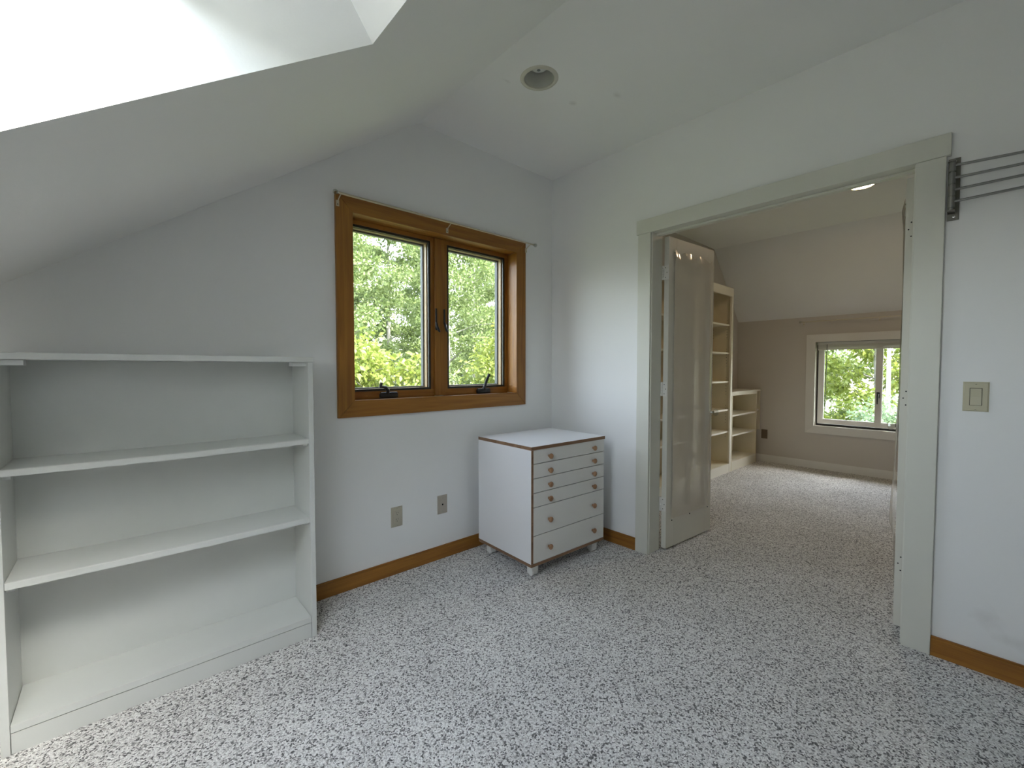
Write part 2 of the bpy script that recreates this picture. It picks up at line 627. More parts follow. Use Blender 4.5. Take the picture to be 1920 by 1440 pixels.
# the room beyond the doorway
plate('wall_beyond', [[(WT - 0.06, -0.1), (X2 + 0.1, -0.1), (X2 + 0.1, ZK2), (XB2, ZC + 0.05), (WT - 0.06, ZC + 0.05)]],
      lambda u, v: (u, 0.0, v), (0, 0.16, 0), 'taupe', label='taupe wall behind the cream shelving', cat='wall')
W2 = (-2.012, -0.861, 0.505, 1.477)       # opening of the far window, y then z
plate('wall_far', [rect(YF, 0.0, -0.1, ZK2 + 0.06), rect(W2[0] - .012, W2[1] + .012, W2[2] - .012, W2[3] + .012)],
      lambda u, v: (X2, u, v), (0.15, 0, 0), 'taupe', label='taupe knee wall with the white-framed window', cat='wall')
S2 = (ZK2 - ZC) / (X2 - XB2)
N2 = Vector((-S2, 0, 1)).normalized()
plate('ceiling_slope_beyond', [rect(XB2, X2 + 0.35, YF - 0.1, 0.16)],
      lambda u, v: (u, v, ZC + S2 * (u - XB2)), N2 * 0.2, 'ceil', label='steep pale ceiling slope above the taupe knee wall', cat='ceiling')


def baseboard(name, x0, x1, y0, y1, h, m, label, face):
    bm = bmesh.new()
    box(bm, x0, x1, y0, y1, -0.01, h)
    top = [e for e in bm.edges if all(abs(v.co.z - h) < 1e-6 for v in e.verts)
           and all(abs(v.co[face[0]] - face[1]) < 1e-6 for v in e.verts)]
    bmesh.ops.bevel(bm, geom=top, offset=0.006, segments=2, affect='EDGES')
    return tag(obj(name, bm, m), label, 'baseboard', None, 'structure')


baseboard('baseboard_back', XL, -0.015, -0.015, 0, 0.078, 'woodx', 'orange-brown fir baseboard below the wooden window', (1, -0.015))
baseboard('baseboard_right', -0.015, 0, -0.747, 0, 0.078, 'woody', 'short fir baseboard between cabinet and doorway', (0, -0.015))
baseboard('baseboard_right_2', -0.015, 0, YF, -2.118, 0.078, 'woody', 'fir baseboard under the light switch', (0, -0.015))
baseboard('baseboard_far', X2 - 0.014, X2, YF, 0, 0.085, 'white_trim', 'cream painted baseboard under the far window', (0, X2 - 0.014))

# ------------------------------------------------------------------ doorway trim
ct = 0.018


def trim(name, label, m, *b, bev=0.002):
    o = boxpart(name, m, None, *b, bev=bev)
    return tag(o, label, 'door trim', None, 'structure')


trim('trim_1', 'upright cream casing beside the short baseboard', 'trim', -ct, 0, -0.8336, -0.7473, 0, 2.0053)
trim('trim_2', 'upright cream casing beside the steel swing-arm rack', 'trim', -ct, 0, -2.1174, -2.0281, 0, 2.0053)
trim('trim_3', 'cream head casing across the top of the doorway', 'trim', -ct - 0.004, 0, -2.1294, -0.7377, 2.0056, 2.0918)
trim('trim_4', 'cream door jamb lining carrying the glazed leaf with the knob', 'trim', -0.002, WT + 0.002, -0.8385, -0.827, 0, 2.017)
trim('trim_5', 'cream door jamb lining on the switch side', 'trim', -0.002, WT + 0.002, -2.035, -2.0235, 0, 2.017)
trim('trim_6', 'cream head jamb inside the doorway', 'trim', -0.002, WT + 0.002, -2.0235, -0.8385, 2.008, 2.0185)
trim('trim_7', 'narrow cream door stop along the head jamb', 'trim', 0.045, 0.078, -2.0235, -0.8385, 1.996, 2.0075)


# ------------------------------------------------------------------ door leaves
def door_leaf(name, hinge, ang, width, label, sgn, film_bulge, with_hinge):
    """leaf local frame: x along the leaf from the hinge edge, y its thickness (front face at sgn * t / 2), z up"""
    t = 0.034
    rt = empty(name, hinge, ang, label, 'door', None, 'structure')
    z0, z1 = 0.016, 1.998
    st, rb, rtp = 0.085, 0.24, 0.105
    for a, b in ((0, st), (width - st, width)):
        boxpart('stile', 'leaf_paint', rt, a, b, -t / 2, t / 2, z0, z1, bev=0.002)
    boxpart('rail', 'leaf_paint', rt, st, width - st, -t / 2, t / 2, z0, rb, bev=0.001)
    boxpart('rail', 'leaf_paint', rt, st, width - st, -t / 2, t / 2, z1 - rtp, z1, bev=0.001)
    ww = width - 2 * st
    boxpart('muntin', 'leaf_paint', rt, width / 2 - 0.011, width / 2 + 0.011, -0.014, 0.014, rb, z1 - rtp, bev=0.001)
    for k in range(1, 5):
        zz = rb + (z1 - rtp - rb) * k / 5
        boxpart('muntin', 'leaf_paint', rt, st, width - st, -0.0138, 0.0138, zz - 0.011, zz + 0.011, bev=0.001)
    for k in range(5):
        za = rb + (z1 - rtp - rb) * k / 5 + 0.011
        zb = rb + (z1 - rtp - rb) * (k + 1) / 5 - 0.011
        for a, b in ((st, width / 2 - 0.011), (width / 2 + 0.011, width - st)):
            boxpart('pane', 'glass', rt, a, b, -0.0015, 0.0015, za, zb, bev=0)

    def film(bm):
        nx, nz = 40, 150
        fx0, fx1, fz0, fz1 = 0.055, width - 0.035, 0.20, 1.915
        rnd = random.Random(7 if sgn < 0 else 9)
        ph = [rnd.uniform(0, 6.28) for _ in range(6)]
        grid = []
        for j in range(nz + 1):
            row = []
            v = j / nz
            for i in range(nx + 1):
                u = i / nx
                x = fx0 + (fx1 - fx0) * u
                topw = 0.010 * math.sin(2.2 + u * 17) + 0.006 * math.sin(u * 31 + 1)
                z = fz0 + (fz1 - fz0) * v + topw * max(0, (v - 0.9) / 0.1)
                pin = min(1.0, 10 * min(v, 1 - v) + 0.15)
                d = 0.004 + pin * (0.0025 + 0.0006 * math.sin(x * 38 + ph[0] + 2 * math.sin(v * 5 + ph[1]))
                                   + 0.0012 * math.sin(v * 21 + x * 6 + ph[2]) + 0.0003 * math.sin(x * 70 - v * 6 + ph[3]))
                d += 0.012 * math.exp(-((u - 0.93) / 0.05) ** 2) * (0.35 + 0.65 * math.sin(v * 9 + 1) ** 2) * pin
                d += film_bulge * math.exp(-((v - 0.12) / 0.28) ** 2) * u * pin
                if v > 0.92:
                    lip = min(1.0, (v - 0.92) / 0.05) if v < 0.97 else (1 - v) / 0.03
                    d += lip * (0.0075 + 0.002 * math.sin(u * 19 + 1))
                row.append(bm.verts.new((x, sgn * (t / 2 + d), z)))
            grid.append(row)
        for j in range(nz):
            for i in range(nx):
                bm.faces.new((grid[j][i], grid[j][i + 1], grid[j + 1][i + 1], grid[j + 1][i]))
    fo = part('plastic_film', 'film', rt, film, smooth=60)
    fo['label'] = 'wrinkled cream plastic film tacked over the glazing'
    for (x, z) in ((0.065, 1.905), (width / 2, 1.905), (width - 0.045, 1.905), (0.065, 0.188), (width / 2, 0.188), (width - 0.045, 0.188)):
        part('tack', 'hole', rt, lambda bm: lathe(bm, [(0.0045, 0), (0.004, 0.003), (0, 0.004)], (x, sgn * (t / 2), z), (0, sgn, 0), 8))
    # knob of faceted glass on a nickel rose
    kx, kz = width - 0.045, 0.865
    kb = part('knob', 'chrome', rt, lambda bm: lathe(bm, [(0.025, 0), (0.025, 0.003), (0.012, 0.007), (0.009, 0.03), (0.013, 0.034), (0, 0.034)], (kx, sgn * t / 2, kz), (0, sgn, 0)), smooth=40)
    part('glass_ball', 'clear', kb, lambda bm: lathe(bm, [(0, 0.030), (0.012, 0.032), (0.023, 0.042), (0.026, 0.052), (0.021, 0.062), (0, 0.067)], (kx, sgn * t / 2, kz), (0, sgn, 0), 10))
    if with_hinge:
        for hz in (1.775, 1.04, 0.30):
            hg = boxpart('hinge', 'white_trim', rt, -0.003, -0.0005, -t / 2 + 0.001, t / 2, hz - 0.045, hz + 0.045, bev=0.0008)
            for k in range(5):
                za = hz - 0.045 + 0.018 * k
                part('knuckle', 'white_trim', hg, lambda bm: cyl(bm, (-0.004, -sgn * (t / 2 + 0.006), za + 0.001), (-0.004, -sgn * (t / 2 + 0.006), za + 0.017), 0.0065, seg=10), smooth=40)
            for q, k in ((-0.03, 0.006), (0.0, -0.004), (0.03, 0.006)):
                part('screw', 'hole', hg, lambda bm: lathe(bm, [(0.003, 0), (0, 0.001)], (-0.003, k, hz + q), (-1, 0, 0), 8))
    else:
        for hz in (1.775, 1.04, 0.30):
            for q, k in ((-0.03, -0.003), (0.0, 0.006), (0.03, -0.003)):
                part('screw_hole', 'hole', rt, lambda bm: lathe(bm, [(0.003, 0), (0, 0.001)], (0, k, hz + q), (-1, 0, 0), 8))
    return rt


door_leaf('door_1', (0.121, -0.8665, 0), R(-4.0), 0.560, 'cream glazed door leaf with a glass knob standing open by the shelves', -1, 0.0, True)
door_leaf('door_2', (0.117, -2.0035, 0), R(4.2), 0.575, 'cream glazed door leaf standing open on the switch side, edge with screw holes', 1, 0.030, False)


# ------------------------------------------------------------------ wooden window
def casing_set(parent, x0, x1, z0, z1, wd, th, mh, mv, tr):
    """four mitred boards around an opening; tr maps (along, out of the wall, up) to a point"""
    for side in range(4):
        bm = bmesh.new()
        g = 0.0013
        if side == 0:
            q, mm = [(x0 - wd, z1 + wd), (x1 + wd, z1 + wd), (x1, z1), (x0, z1)], mh
        elif side == 1:
            q, mm = [(x0, z0), (x1, z0), (x1 + wd, z0 - wd), (x0 - wd, z0 - wd)], mh
        elif side == 2:
            q, mm = [(x0 - wd, z1 + wd - g), (x0, z1 - g), (x0, z0 + g), (x0 - wd, z0 - wd + g)], mv
        else:
            q, mm = [(x1, z1 - g), (x1 + wd, z1 + wd - g), (x1 + wd, z0 - wd + g), (x1, z0 + g)], mv
        f = [bm.verts.new(tr(a, th, b)) for a, b in q]
        k = [bm.verts.new(tr(a, 0, b)) for a, b in q]
        bm.faces.new(f)
        bm.faces.new(k[::-1])
        for i in range(4):
            bm.faces.new((f[i], f[(i + 1) % 4], k[(i + 1) % 4], k[i]))
        es = [e for e in bm.edges if all(v in f for v in e.verts)]
        bmesh.ops.bevel(bm, geom=es, offset=0.0016, segments=2, affect='EDGES')
        obj('casing', bm, mm, parent)


w1 = empty('window_1', (0, 0, 0), 0, 'wood-framed double casement window looking onto green trees', 'window', None, 'structure')
wx0, wx1, wz0, wz1 = WIN
casing_set(w1, wx0, wx1, wz0, wz1, 0.088, 0.018, 'woodx', 'woodz', lambda a, o_, b: (a, -o_, b))
YD = 0.086                                         # inner face of the window unit
for b, mm in (((wx0 - .012, wx1 + .012, -0.001, 0.15, wz1 + 0.004, wz1 + .012), 'woodx'), ((wx0 - .012, wx1 + .012, -0.001, 0.15, wz0 - .012, wz0 - 0.004), 'woodx'),
              ((wx0 - .012, wx0 - 0.004, -0.001, 0.15, wz0, wz1), 'woodz'), ((wx1 + 0.004, wx1 + .012, -0.001, 0.15, wz0, wz1), 'woodz')):
    boxpart('jamb', mm, w1, *b, bev=0.0005)
mx = -0.949
boxpart('mullion', 'woodz', w1, mx - 0.037, mx + 0.037, YD - 0.012, 0.15, wz0, wz1, bev=0.002)
for a, b, hand in ((wx0 - 0.004, mx - 0.037, -1), (mx + 0.037, wx1 + 0.004, 1)):
    # fixed stop frame, then the screen in its dark frame, then the outer sash
    sw = 0.024
    fr = boxpart('stop_frame', 'woodx', w1, a, b, YD, YD + 0.03, wz1 - 0.022, wz1 + 0.004, bev=0.0015)
    boxpart('stop_frame', 'woodx', w1, a, b, YD, YD + 0.03, wz0 - 0.004, wz0 + 0.040, bev=0.0015)
    boxpart('stop_frame', 'woodz', w1, a, a + sw, YD, YD + 0.03, wz0 + 0.040, wz1 - 0.022, bev=0.0015)
    boxpart('stop_frame', 'woodz', w1, b - sw, b, YD, YD + 0.03, wz0 + 0.040, wz1 - 0.022, bev=0.0015)
    sa, sb, sz0, sz1 = a + sw, b - sw, wz0 + 0.040, wz1 - 0.022
    f = 0.013

    def ring(bm, x0, x1, z0, z1, f, y0, y1):
        box(bm, x0, x1, y0, y1, z0, z0 + f)
        box(bm, x0, x1, y0, y1, z1 - f, z1)
        box(bm, x0, x0 + f, y0, y1, z0 + f, z1 - f)
        box(bm, x1 - f, x1, y0, y1, z0 + f, z1 - f)
    sf = part('screen_frame', 'dark', w1, lambda bm: ring(bm, sa, sb, sz0, sz1, f, YD + 0.004, YD + 0.016))
    part('insect_screen', 'screen', sf, lambda bm: bm.faces.new([bm.verts.new(p) for p in
         ((sa + f, YD + 0.010, sz0 + f), (sb - f, YD + 0.010, sz0 + f), (sb - f, YD + 0.010, sz1 - f), (sa + f, YD + 0.010, sz1 - f))]))
    sh = part('sash', 'pale_wood', w1, lambda bm: ring(bm, sa - 0.004, sb + 0.004, sz0 - 0.004, sz1 + 0.004, 0.016, YD + 0.032, YD + 0.062))
    part('glazing_bead', 'grey_strip', sh, lambda bm: ring(bm, sa - 0.004, sb + 0.004, sz0 - 0.004, sz1 + 0.004, 0.024, YD + 0.062, YD + 0.088))
    part('pane', 'glass', sh, lambda bm: box(bm, sa + 0.01, sb - 0.01, YD + 0.072, YD + 0.076, sz0 + 0.01, sz1 - 0.01))
# cranks and locks
for cx, kind in ((-1.300, 0), (-0.606, 1)):
    zb = wz0 + 0.0
    ck = part('crank', 'black', w1, lambda bm: (box(bm, cx - 0.055, cx + 0.055, YD - 0.022, YD, zb, zb + 0.026, 0.006),
                                                cyl(bm, (cx - 0.05, YD - 0.012, zb + 0.024), (cx + 0.05, YD - 0.012, zb + 0.024), 0.010, seg=12)), smooth=40)
    if kind == 0:
        pts = [(cx - 0.010, YD - 0.018, zb + 0.026), (cx - 0.012, YD - 0.028, zb + 0.045), (cx - 0.028, YD - 0.032, zb + 0.062), (cx - 0.055, YD - 0.033, zb + 0.066), (cx - 0.062, YD - 0.033, zb + 0.067)]
        part('handle', 'black', ck, lambda bm: (tube(bm, pts, [0.010, 0.010, 0.009, 0.007, 0.006]), cyl(bm, (cx - 0.062, YD - 0.034, zb + 0.060), (cx - 0.055, YD - 0.036, zb + 0.090), 0.008, 0.0085, 12)), smooth=50)
    else:
        pts = [(cx - 0.004, YD - 0.018, zb + 0.026), (cx + 0.002, YD - 0.026, zb + 0.05), (cx + 0.012, YD - 0.030, zb + 0.085), (cx + 0.030, YD - 0.032, zb + 0.122)]
        part('handle', 'black', ck, lambda bm: (tube(bm, pts, [0.012, 0.010, 0.009, 0.008]), cyl(bm, (cx + 0.026, YD - 0.031, zb + 0.112), (cx + 0.034, YD - 0.034, zb + 0.132), 0.010, 0.010, 12)), smooth=50)
for lx, s in ((mx - 0.030, -1), (mx + 0.030, 1)):
    lk = boxpart('lock', 'black', w1, lx - 0.006, lx + 0.006, YD - 0.0165, YD - 0.0095, 1.41 + (0.04 if s > 0 else 0.0), 1.545, bev=0.002)
    part('lever', 'black', lk, lambda bm: tube(bm, [(lx, YD - 0.015, 1.46), (lx + 0.002 * s, YD - 0.024, 1.435), (lx + 0.006, YD - 0.030, 1.41), (lx + 0.016, YD - 0.028, 1.400)], [0.006, 0.008, 0.008, 0.005]), smooth=50)


def curtain_rod(name, loc, length, axis, brackets, label, base, zdrop):
    """rod along local x, wall at local y = base"""
    rt = empty(name, loc, axis, label, 'curtain rod')
    part('rod', 'brass', rt, lambda bm: (cyl(bm, (0, 0, 0), (length * 0.52, 0, 0), 0.0058, seg=12), cyl(bm, (length * 0.5, 0, 0), (length, 0, 0), 0.0046, seg=12)), smooth=40)
    for x, s in ((0, -1), (length, 1)):
        fi = part('finial', 'clear', rt, lambda bm: lathe(bm, [(0.004, 0), (0.009, 0.003), (0.013, 0.009), (0.013, 0.014), (0.008, 0.021), (0, 0.023)], (x, 0, 0), (s, 0, 0), 14), smooth=50)
        part('collar', 'chrome', fi, lambda bm: lathe(bm, [(0.0075, -0.004), (0.0075, 0.003), (0, 0.003)], (x, 0, 0), (s, 0, 0), 14), smooth=40)
    for bx in brackets:
        bk = part('bracket', 'brass', rt, lambda bm: tube(bm, [(bx, 0, -0.006), (bx, base * 0.5, -0.016), (bx, base * 0.97, -zdrop)], 0.003, 8), smooth=40)
        part('foot_plate', 'brass', bk, lambda bm: box(bm, bx - 0.008, bx + 0.008, base - 0.003, base, -zdrop - 0.022, -zdrop + 0.008, 0.001))
        part('screw', 'hole', bk, lambda bm: lathe(bm, [(0.003, 0), (0, 0.0015)], (bx, base - 0.003, -zdrop - 0.012), (0, -1, 0), 8))
    return rt


curtain_rod('curtain_rod', (-1.628, -0.062, 2.044), 1.375, 0, (0.015, 0.672, 1.335), 'thin pale curtain rod with glass ball ends above the wooden window', 0.044, 0.030)

# ------------------------------------------------------------------ skylight in the slope
def on_slope(x, y, d):
    return Vector((x, y, zs(x))) + NRM * d


def slope_box(bm, x0, x1, y0, y1, d0, d1):
    vs = [bm.verts.new(on_slope(x, y, d)) for d in (d0, d1) for y in (y0, y1) for x in (x0, x1)]
    for q in ((0, 2, 3, 1), (4, 5, 7, 6), (0, 1, 5, 4), (2, 6, 7, 3), (0, 4, 6, 2), (1, 3, 7, 5)):
        bm.faces.new([vs[i] for i in q])


def skylight(name, xr, yr, shadow_edge_x, label):
    rt = empty(name, (0, 0, 0), 0, label, 'skylight', None, 'structure')
    for b in ((xr[0] - .05, xr[1] + .05, yr[0] - .05, yr[0]), (xr[0] - .05, xr[1] + .05, yr[1], yr[1] + .05),
              (xr[0] - .05, xr[0], yr[0], yr[1]), (xr[1], xr[1] + .05, yr[0], yr[1])):
        part('curb', 'white_trim', rt, lambda bm: slope_box(bm, *b, TH, TH + 0.05))
    part('pane', 'glass', rt, lambda bm: slope_box(bm, xr[0] - .01, xr[1] + .01, yr[0] - .01, yr[1] + .01, TH + 0.050, TH + 0.056))
    if shadow_edge_x:  # out-of-view blind, added so its edge shadows the well face
        bl = part('blind', 'blind', rt, lambda bm: slope_box(bm, shadow_edge_x, xr[1], yr[0] + .001, yr[1] - .001, 0.175, 0.176))
        bl['label'] = 'unseen white cloth blind added to cast the shadow edge in the skylight well'
        part('shadow_edge_bar', 'white_trim', bl, lambda bm: slope_box(bm, shadow_edge_x, shadow_edge_x + 0.016, yr[0] + .001, yr[1] - .001, 0.170, 0.181))


skylight('window_3', SKX, SKY, -2.271, 'skylight set deep in the sloped ceiling above the white bookcase')

# ------------------------------------------------------------------ white bookcase
BX0, BX1, BYF, BYB, BH = -2.743, -1.835, -0.306, -0.040, 1.219
bc = empty('bookcase', ((BX0 + BX1) / 2, (BYF + BYB) / 2, 0), 0, 'low wide white bookcase with two loose shelves against the gable wall', 'bookcase')
ox, oy = (BX0 + BX1) / 2, (BYF + BYB) / 2
hw, hd = (BX1 - BX0) / 2, (BYB - BYF) / 2
boxpart('side', 'shelf', bc, -hw, -hw + 0.020, -hd, hd, 0, 1.1975)
boxpart('side', 'shelf', bc, hw - 0.020, hw, -hd, hd, 0, 1.1975)
boxpart('top', 'shelf', bc, -hw - 0.003, hw + 0.003, -hd - 0.004, hd, 1.198, BH, bev=0.002)
boxpart('back_panel', 'shelf', bc, -hw + 0.020, hw - 0.020, hd - 0.036, hd - 0.030, 0.068, 1.1975, bev=0)
for zt, th, sag in ((0.869, 0.021, 0.004), (0.528, 0.022, 0.003)):
    def shf(bm):
        n = 12
        xa, xb = -hw + 0.021, hw - 0.021
        rows = []
        for i in range(n + 1):
            x = xa + (xb - xa) * i / n
            dz = -sag * (1 - (2 * i / n - 1) ** 2)
            rows.append([bm.verts.new((x, y, z + dz)) for y, z in ((-hd + 0.001, zt - th), (-hd + 0.001, zt - 0.002), (-hd + 0.003, zt), (hd - 0.037, zt), (hd - 0.037, zt - th))])
        for a, b in zip(rows, rows[1:]):
            for k in range(5):
                bm.faces.new((a[k], a[(k + 1) % 5], b[(k + 1) % 5], b[k]))
        bm.faces.new(rows[0])
        bm.faces.new(rows[-1][::-1])
    sf = part('shelf', 'shelf', bc, shf)
    for x0, x1 in ((-hw + 0.0205, -hw + 0.040), (hw - 0.040, hw - 0.0205)):
        boxpart('cleat', 'shelf', sf, x0, x1, -hd + 0.02, hd - 0.05, zt - th - 0.013, zt - th - 0.0006)
boxpart('bottom_shelf', 'shelf', bc, -hw + 0.021, hw - 0.021, -hd + 0.001, hd - 0.037, 0.067, 0.091)
boxpart('kick_board', 'shelf', bc, -hw + 0.021, hw - 0.021, -hd + 0.004, -hd + 0.022, 0, 0.0645)
for x0, x1 in ((-hw + 0.0205, -hw + 0.075), (hw - 0.075, hw - 0.0205)):
    boxpart('cleat', 'shelf', bc, x0, x1, -hd + 0.018, -hd + 0.075, 1.180, 1.1975)

# ------------------------------------------------------------------ white flat-file cabinet
CW, CDp, CH, CB = 0.628, 0.494, 0.742, 0.074
cb = empty('drawer_cabinet', (-0.798, -0.590, 0), -0.038, 'white laminate cabinet of six drawers on casters, brown plywood edges, in the corner', 'cabinet')


def laminated(name, b, lam_faces, parent, m='lam', bev=0.0):
    """panel whose broad faces are laminate and whose edges show the brown core: lam_faces is the normal axis"""
    core = boxpart(name, 'ply', parent, *b, bev=0.0006)
    c = list(b)
    e = 0.0009
    ax = lam_faces
    for s in (0, 1):
        q = []
        for k in range(3):
            lo, hi = b[2 * k], b[2 * k + 1]
            if k == ax:
                q += [lo - e, lo + 0.0001] if s == 0 else [hi - 0.0001, hi + e]
            else:
                q += [lo + 0.0008, hi - 0.0008]
        boxpart('laminate', m, core, *q, bev=0)
    return core


pt = 0.0175
laminated('top_panel', (-0.002, CW + 0.003, -0.003, CDp, CH - pt - 0.001, CH), 2, cb)
laminated('bottom_panel', (0, CW, 0, CDp, CB, CB + pt), 2, cb)
laminated('side_panel', (0.0, 0.0155, 0.0, CDp, CB + pt + 0.0005, CH - pt - 0.0015), 0, cb)
laminated('side_panel', (CW - 0.0155, CW, 0.020, CDp, CB + pt + 0.0005, CH - pt - 0.0015), 0, cb)
boxpart('back_panel', 'lam', cb, 0.0155, CW - 0.0155, CDp - 0.008, CDp - 0.001, CB + pt, CH - pt - 0.001, bev=0)
dz = [0.7225, 0.645, 0.5646, 0.4836, 0.4034, 0.2443, 0.0935]
for k in range(6):
    zt, zb = dz[k] - (0.0021 if k else 0.0), dz[k + 1] + (0.0021 if k < 5 else 0.0005)
    dr = boxpart('drawer', 'lam_front', cb, 0.0172, CW - 0.001, 0.0015, 0.018, zb, zt, bev=0.0008)
    boxpart('drawer_box', 'pale_wood', dr, 0.03, CW - 0.03, 0.018, CDp - 0.03, zb + 0.010, zt - 0.020, bev=0)
    kz = (0.679, 0.599, 0.5185, 0.4387, 0.319, 0.1625)[k]
    for kx in (0.136, 0.5185):
        part('knob', 'knob', dr, lambda bm: lathe(bm, [(0.0075, 0), (0.0065, 0.006), (0.0075, 0.010), (0.0145, 0.014), (0.0158, 0.018), (0.0150, 0.022), (0.010, 0.0255), (0, 0.0268)], (kx, 0.0015, kz), (0, -1, 0), 18), smooth=45)
for x, y in ((0.060, 0.055), (0.060, 0.440), (CW - 0.050, 0.055), (CW - 0.050, 0.440)):
    cs = part('caster', 'caster', cb, lambda bm: box(bm, x - 0.0235, x + 0.0235, y - 0.022, y + 0.022, 0.010, CB, 0.004))
    for s in (-1, 1):
        part('wheel', 'caster', cs, lambda bm: lathe(bm, [(0, -0.008), (0.0185, -0.008), (0.021, -0.005), (0.021, 0.005), (0.0185, 0.008), (0, 0.008)], (x + s * 0.0125, y - 0.003, 0.021), (1, 0, 0), 20), smooth=40)


# ------------------------------------------------------------------ plates on the walls
def wallplate(name, loc, rz, m, label, cat, hgt=0.114, wid=0.070):
    """local x along the wall, -y out of it"""
    rt = empty(name, loc, rz, label, cat)
    bm = bmesh.new()
    vs = box(bm, -wid / 2, wid / 2, -0.0055, 0, -hgt / 2, hgt / 2)
    es = [e for e in bm.edges if all(v.co.y < -0.005 for v in e.verts)]
    bmesh.ops.bevel(bm, geom=es, offset=0.004, segments=3, affect='EDGES')
    obj('plate', bm, m, rt, smooth=30)
    return rt


def screw(rt, x, z, m):
    s = part('screw', m, rt, lambda bm: lathe(bm, [(0.0032, 0), (0.003, 0.0012), (0, 0.0016)], (x, -0.0055, z), (0, -1, 0), 10))
    boxpart('slot', 'hole', s, x - 0.0024, x + 0.0024, -0.0073, -0.0069, z - 0.0004, z + 0.0004, bev=0)


ol = wallplate('wall_outlet', (-1.296, 0, 0.325), 0, 'plate', 'almond duplex power outlet above the baseboard beside the white bookcase', 'outlet')
screw(ol, 0, 0.0485, 'plate')
screw(ol, 0, -0.0485, 'plate')
rc = boxpart('receptacle', 'plate', ol, -0.0165, 0.0165, -0.0068, -0.0050, -0.033, 0.033, bev=0.0008)
for zc in (0.0185, -0.0185):
    for x, h in ((-0.0062, 0.0075), (0.0062, 0.0060)):
        boxpart('slot', 'hole', rc, x - 0.0012, x + 0.0012, -0.0071, -0.0066, zc + 0.006 - h / 2, zc + 0.006 + h / 2, bev=0)
    part('ground_hole', 'hole', rc, lambda bm: lathe(bm, [(0.0026, 0), (0, 0.0004)], (0, -0.0068, zc - 0.0055), (0, -1, 0), 10))
cp = wallplate('cable_plate', (-0.990, 0, 0.332), 0, 'plate2', 'tan blank plate with one cable hole beside the drawer cabinet', 'wall plate')
screw(cp, 0, 0.0415, 'plate2')
screw(cp, 0, -0.0415, 'plate2')
part('cable_hole', 'hole', cp, lambda bm: lathe(bm, [(0.0056, 0), (0.005, 0.0008), (0, 0.0009)], (0, -0.0053, 0), (0, -1, 0), 14))
sw = wallplate('light_switch', (0, -2.219, 1.062), R(-90), 'plate3', 'ivory rocker light switch beside the doorway', 'light switch', 0.114, 0.070)
screw(sw, 0, 0.0485, 'plate3')
screw(sw, 0, -0.0485, 'plate3')
boxpart('switch_gap', 'hole', sw, -0.0168, 0.0168, -0.0059, -0.0050, -0.0335, 0.0335, bev=0)


def rocker(bm):
    x = 0.0153
    pr = [(-0.0045, 0.0318), (-0.0075, 0.0318), (-0.0062, 0.0), (-0.0095, -0.0322), (-0.0045, -0.0322)]
    a = [bm.verts.new((-x, y, z)) for y, z in pr]
    b = [bm.verts.new((x, y, z)) for y, z in pr]
    bm.faces.new(a)
    bm.faces.new(b[::-1])
    for i in range(5):
        bm.faces.new((a[i], b[i], b[(i + 1) % 5], a[(i + 1) % 5]))


part('rocker', 'plate3', sw, rocker)

# ------------------------------------------------------------------ swing-arm drying rack
rk = empty('swing_arm_rack', (0, -2.134, 1.752), 0, 'brushed steel wall rack with four swing arms beside the doorway casing', 'towel rack')
boxpart('back_plate', 'steel_dark', rk, -0.0035, -0.0002, -0.022, 0.012, 0.0, 0.240, bev=0.0006)
boxpart('bottom_tab', 'steel_dark', rk, -0.062, -0.0035, -0.012, 0.010, 0.026, 0.0285, bev=0.0005)
boxpart('top_tab', 'steel_dark', rk, -0.062, -0.0035, -0.012, 0.010, 0.2115, 0.214, bev=0.0005)
part('pivot_post', 'steel', rk, lambda bm: cyl(bm, (-0.048, -0.002, 0.0285), (-0.048, -0.002, 0.2115), 0.0055, seg=14), smooth=40)
part('bolt', 'chrome', rk, lambda bm: lathe(bm, [(0.005, 0), (0.0045, 0.003), (0, 0.004)], (-0.0035, -0.008, 0.013), (-1, 0, 0), 12), smooth=40)
part('bolt', 'chrome', rk, lambda bm: lathe(bm, [(0.005, 0), (0.0045, 0.003), (0, 0.004)], (-0.0035, -0.008, 0.227), (-1, 0, 0), 12), smooth=40)
for k, (za, zb) in enumerate(((1.951, 1.9395), (1.9035, 1.8985), (1.8585, 1.858), (1.8135, 1.8155))):
    z = za - 1.752
    ar = part('arm', 'steel', rk, lambda bm: tube(bm, [(-0.048, -0.004, z), (-0.0478, -0.18, z + (zb - za)), (-0.046, -0.40, z + (zb - za) * 2.2)], 0.0048, 12), smooth=40)
    part('sleeve', 'steel', ar, lambda bm: lathe(bm, [(0.0057, -0.022), (0.0095, -0.022), (0.0095, 0.020), (0.0057, 0.020)], (-0.048, -0.002, z), (0, 0, 1), 16), smooth=40)
    part('end_cap', 'chrome', ar, lambda bm: lathe(bm, [(0.0055, 0), (0.0055, 0.006), (0, 0.008)], (-0.046, -0.40, z + (zb - za) * 2.2), (0, -1, 0), 12), smooth=40)


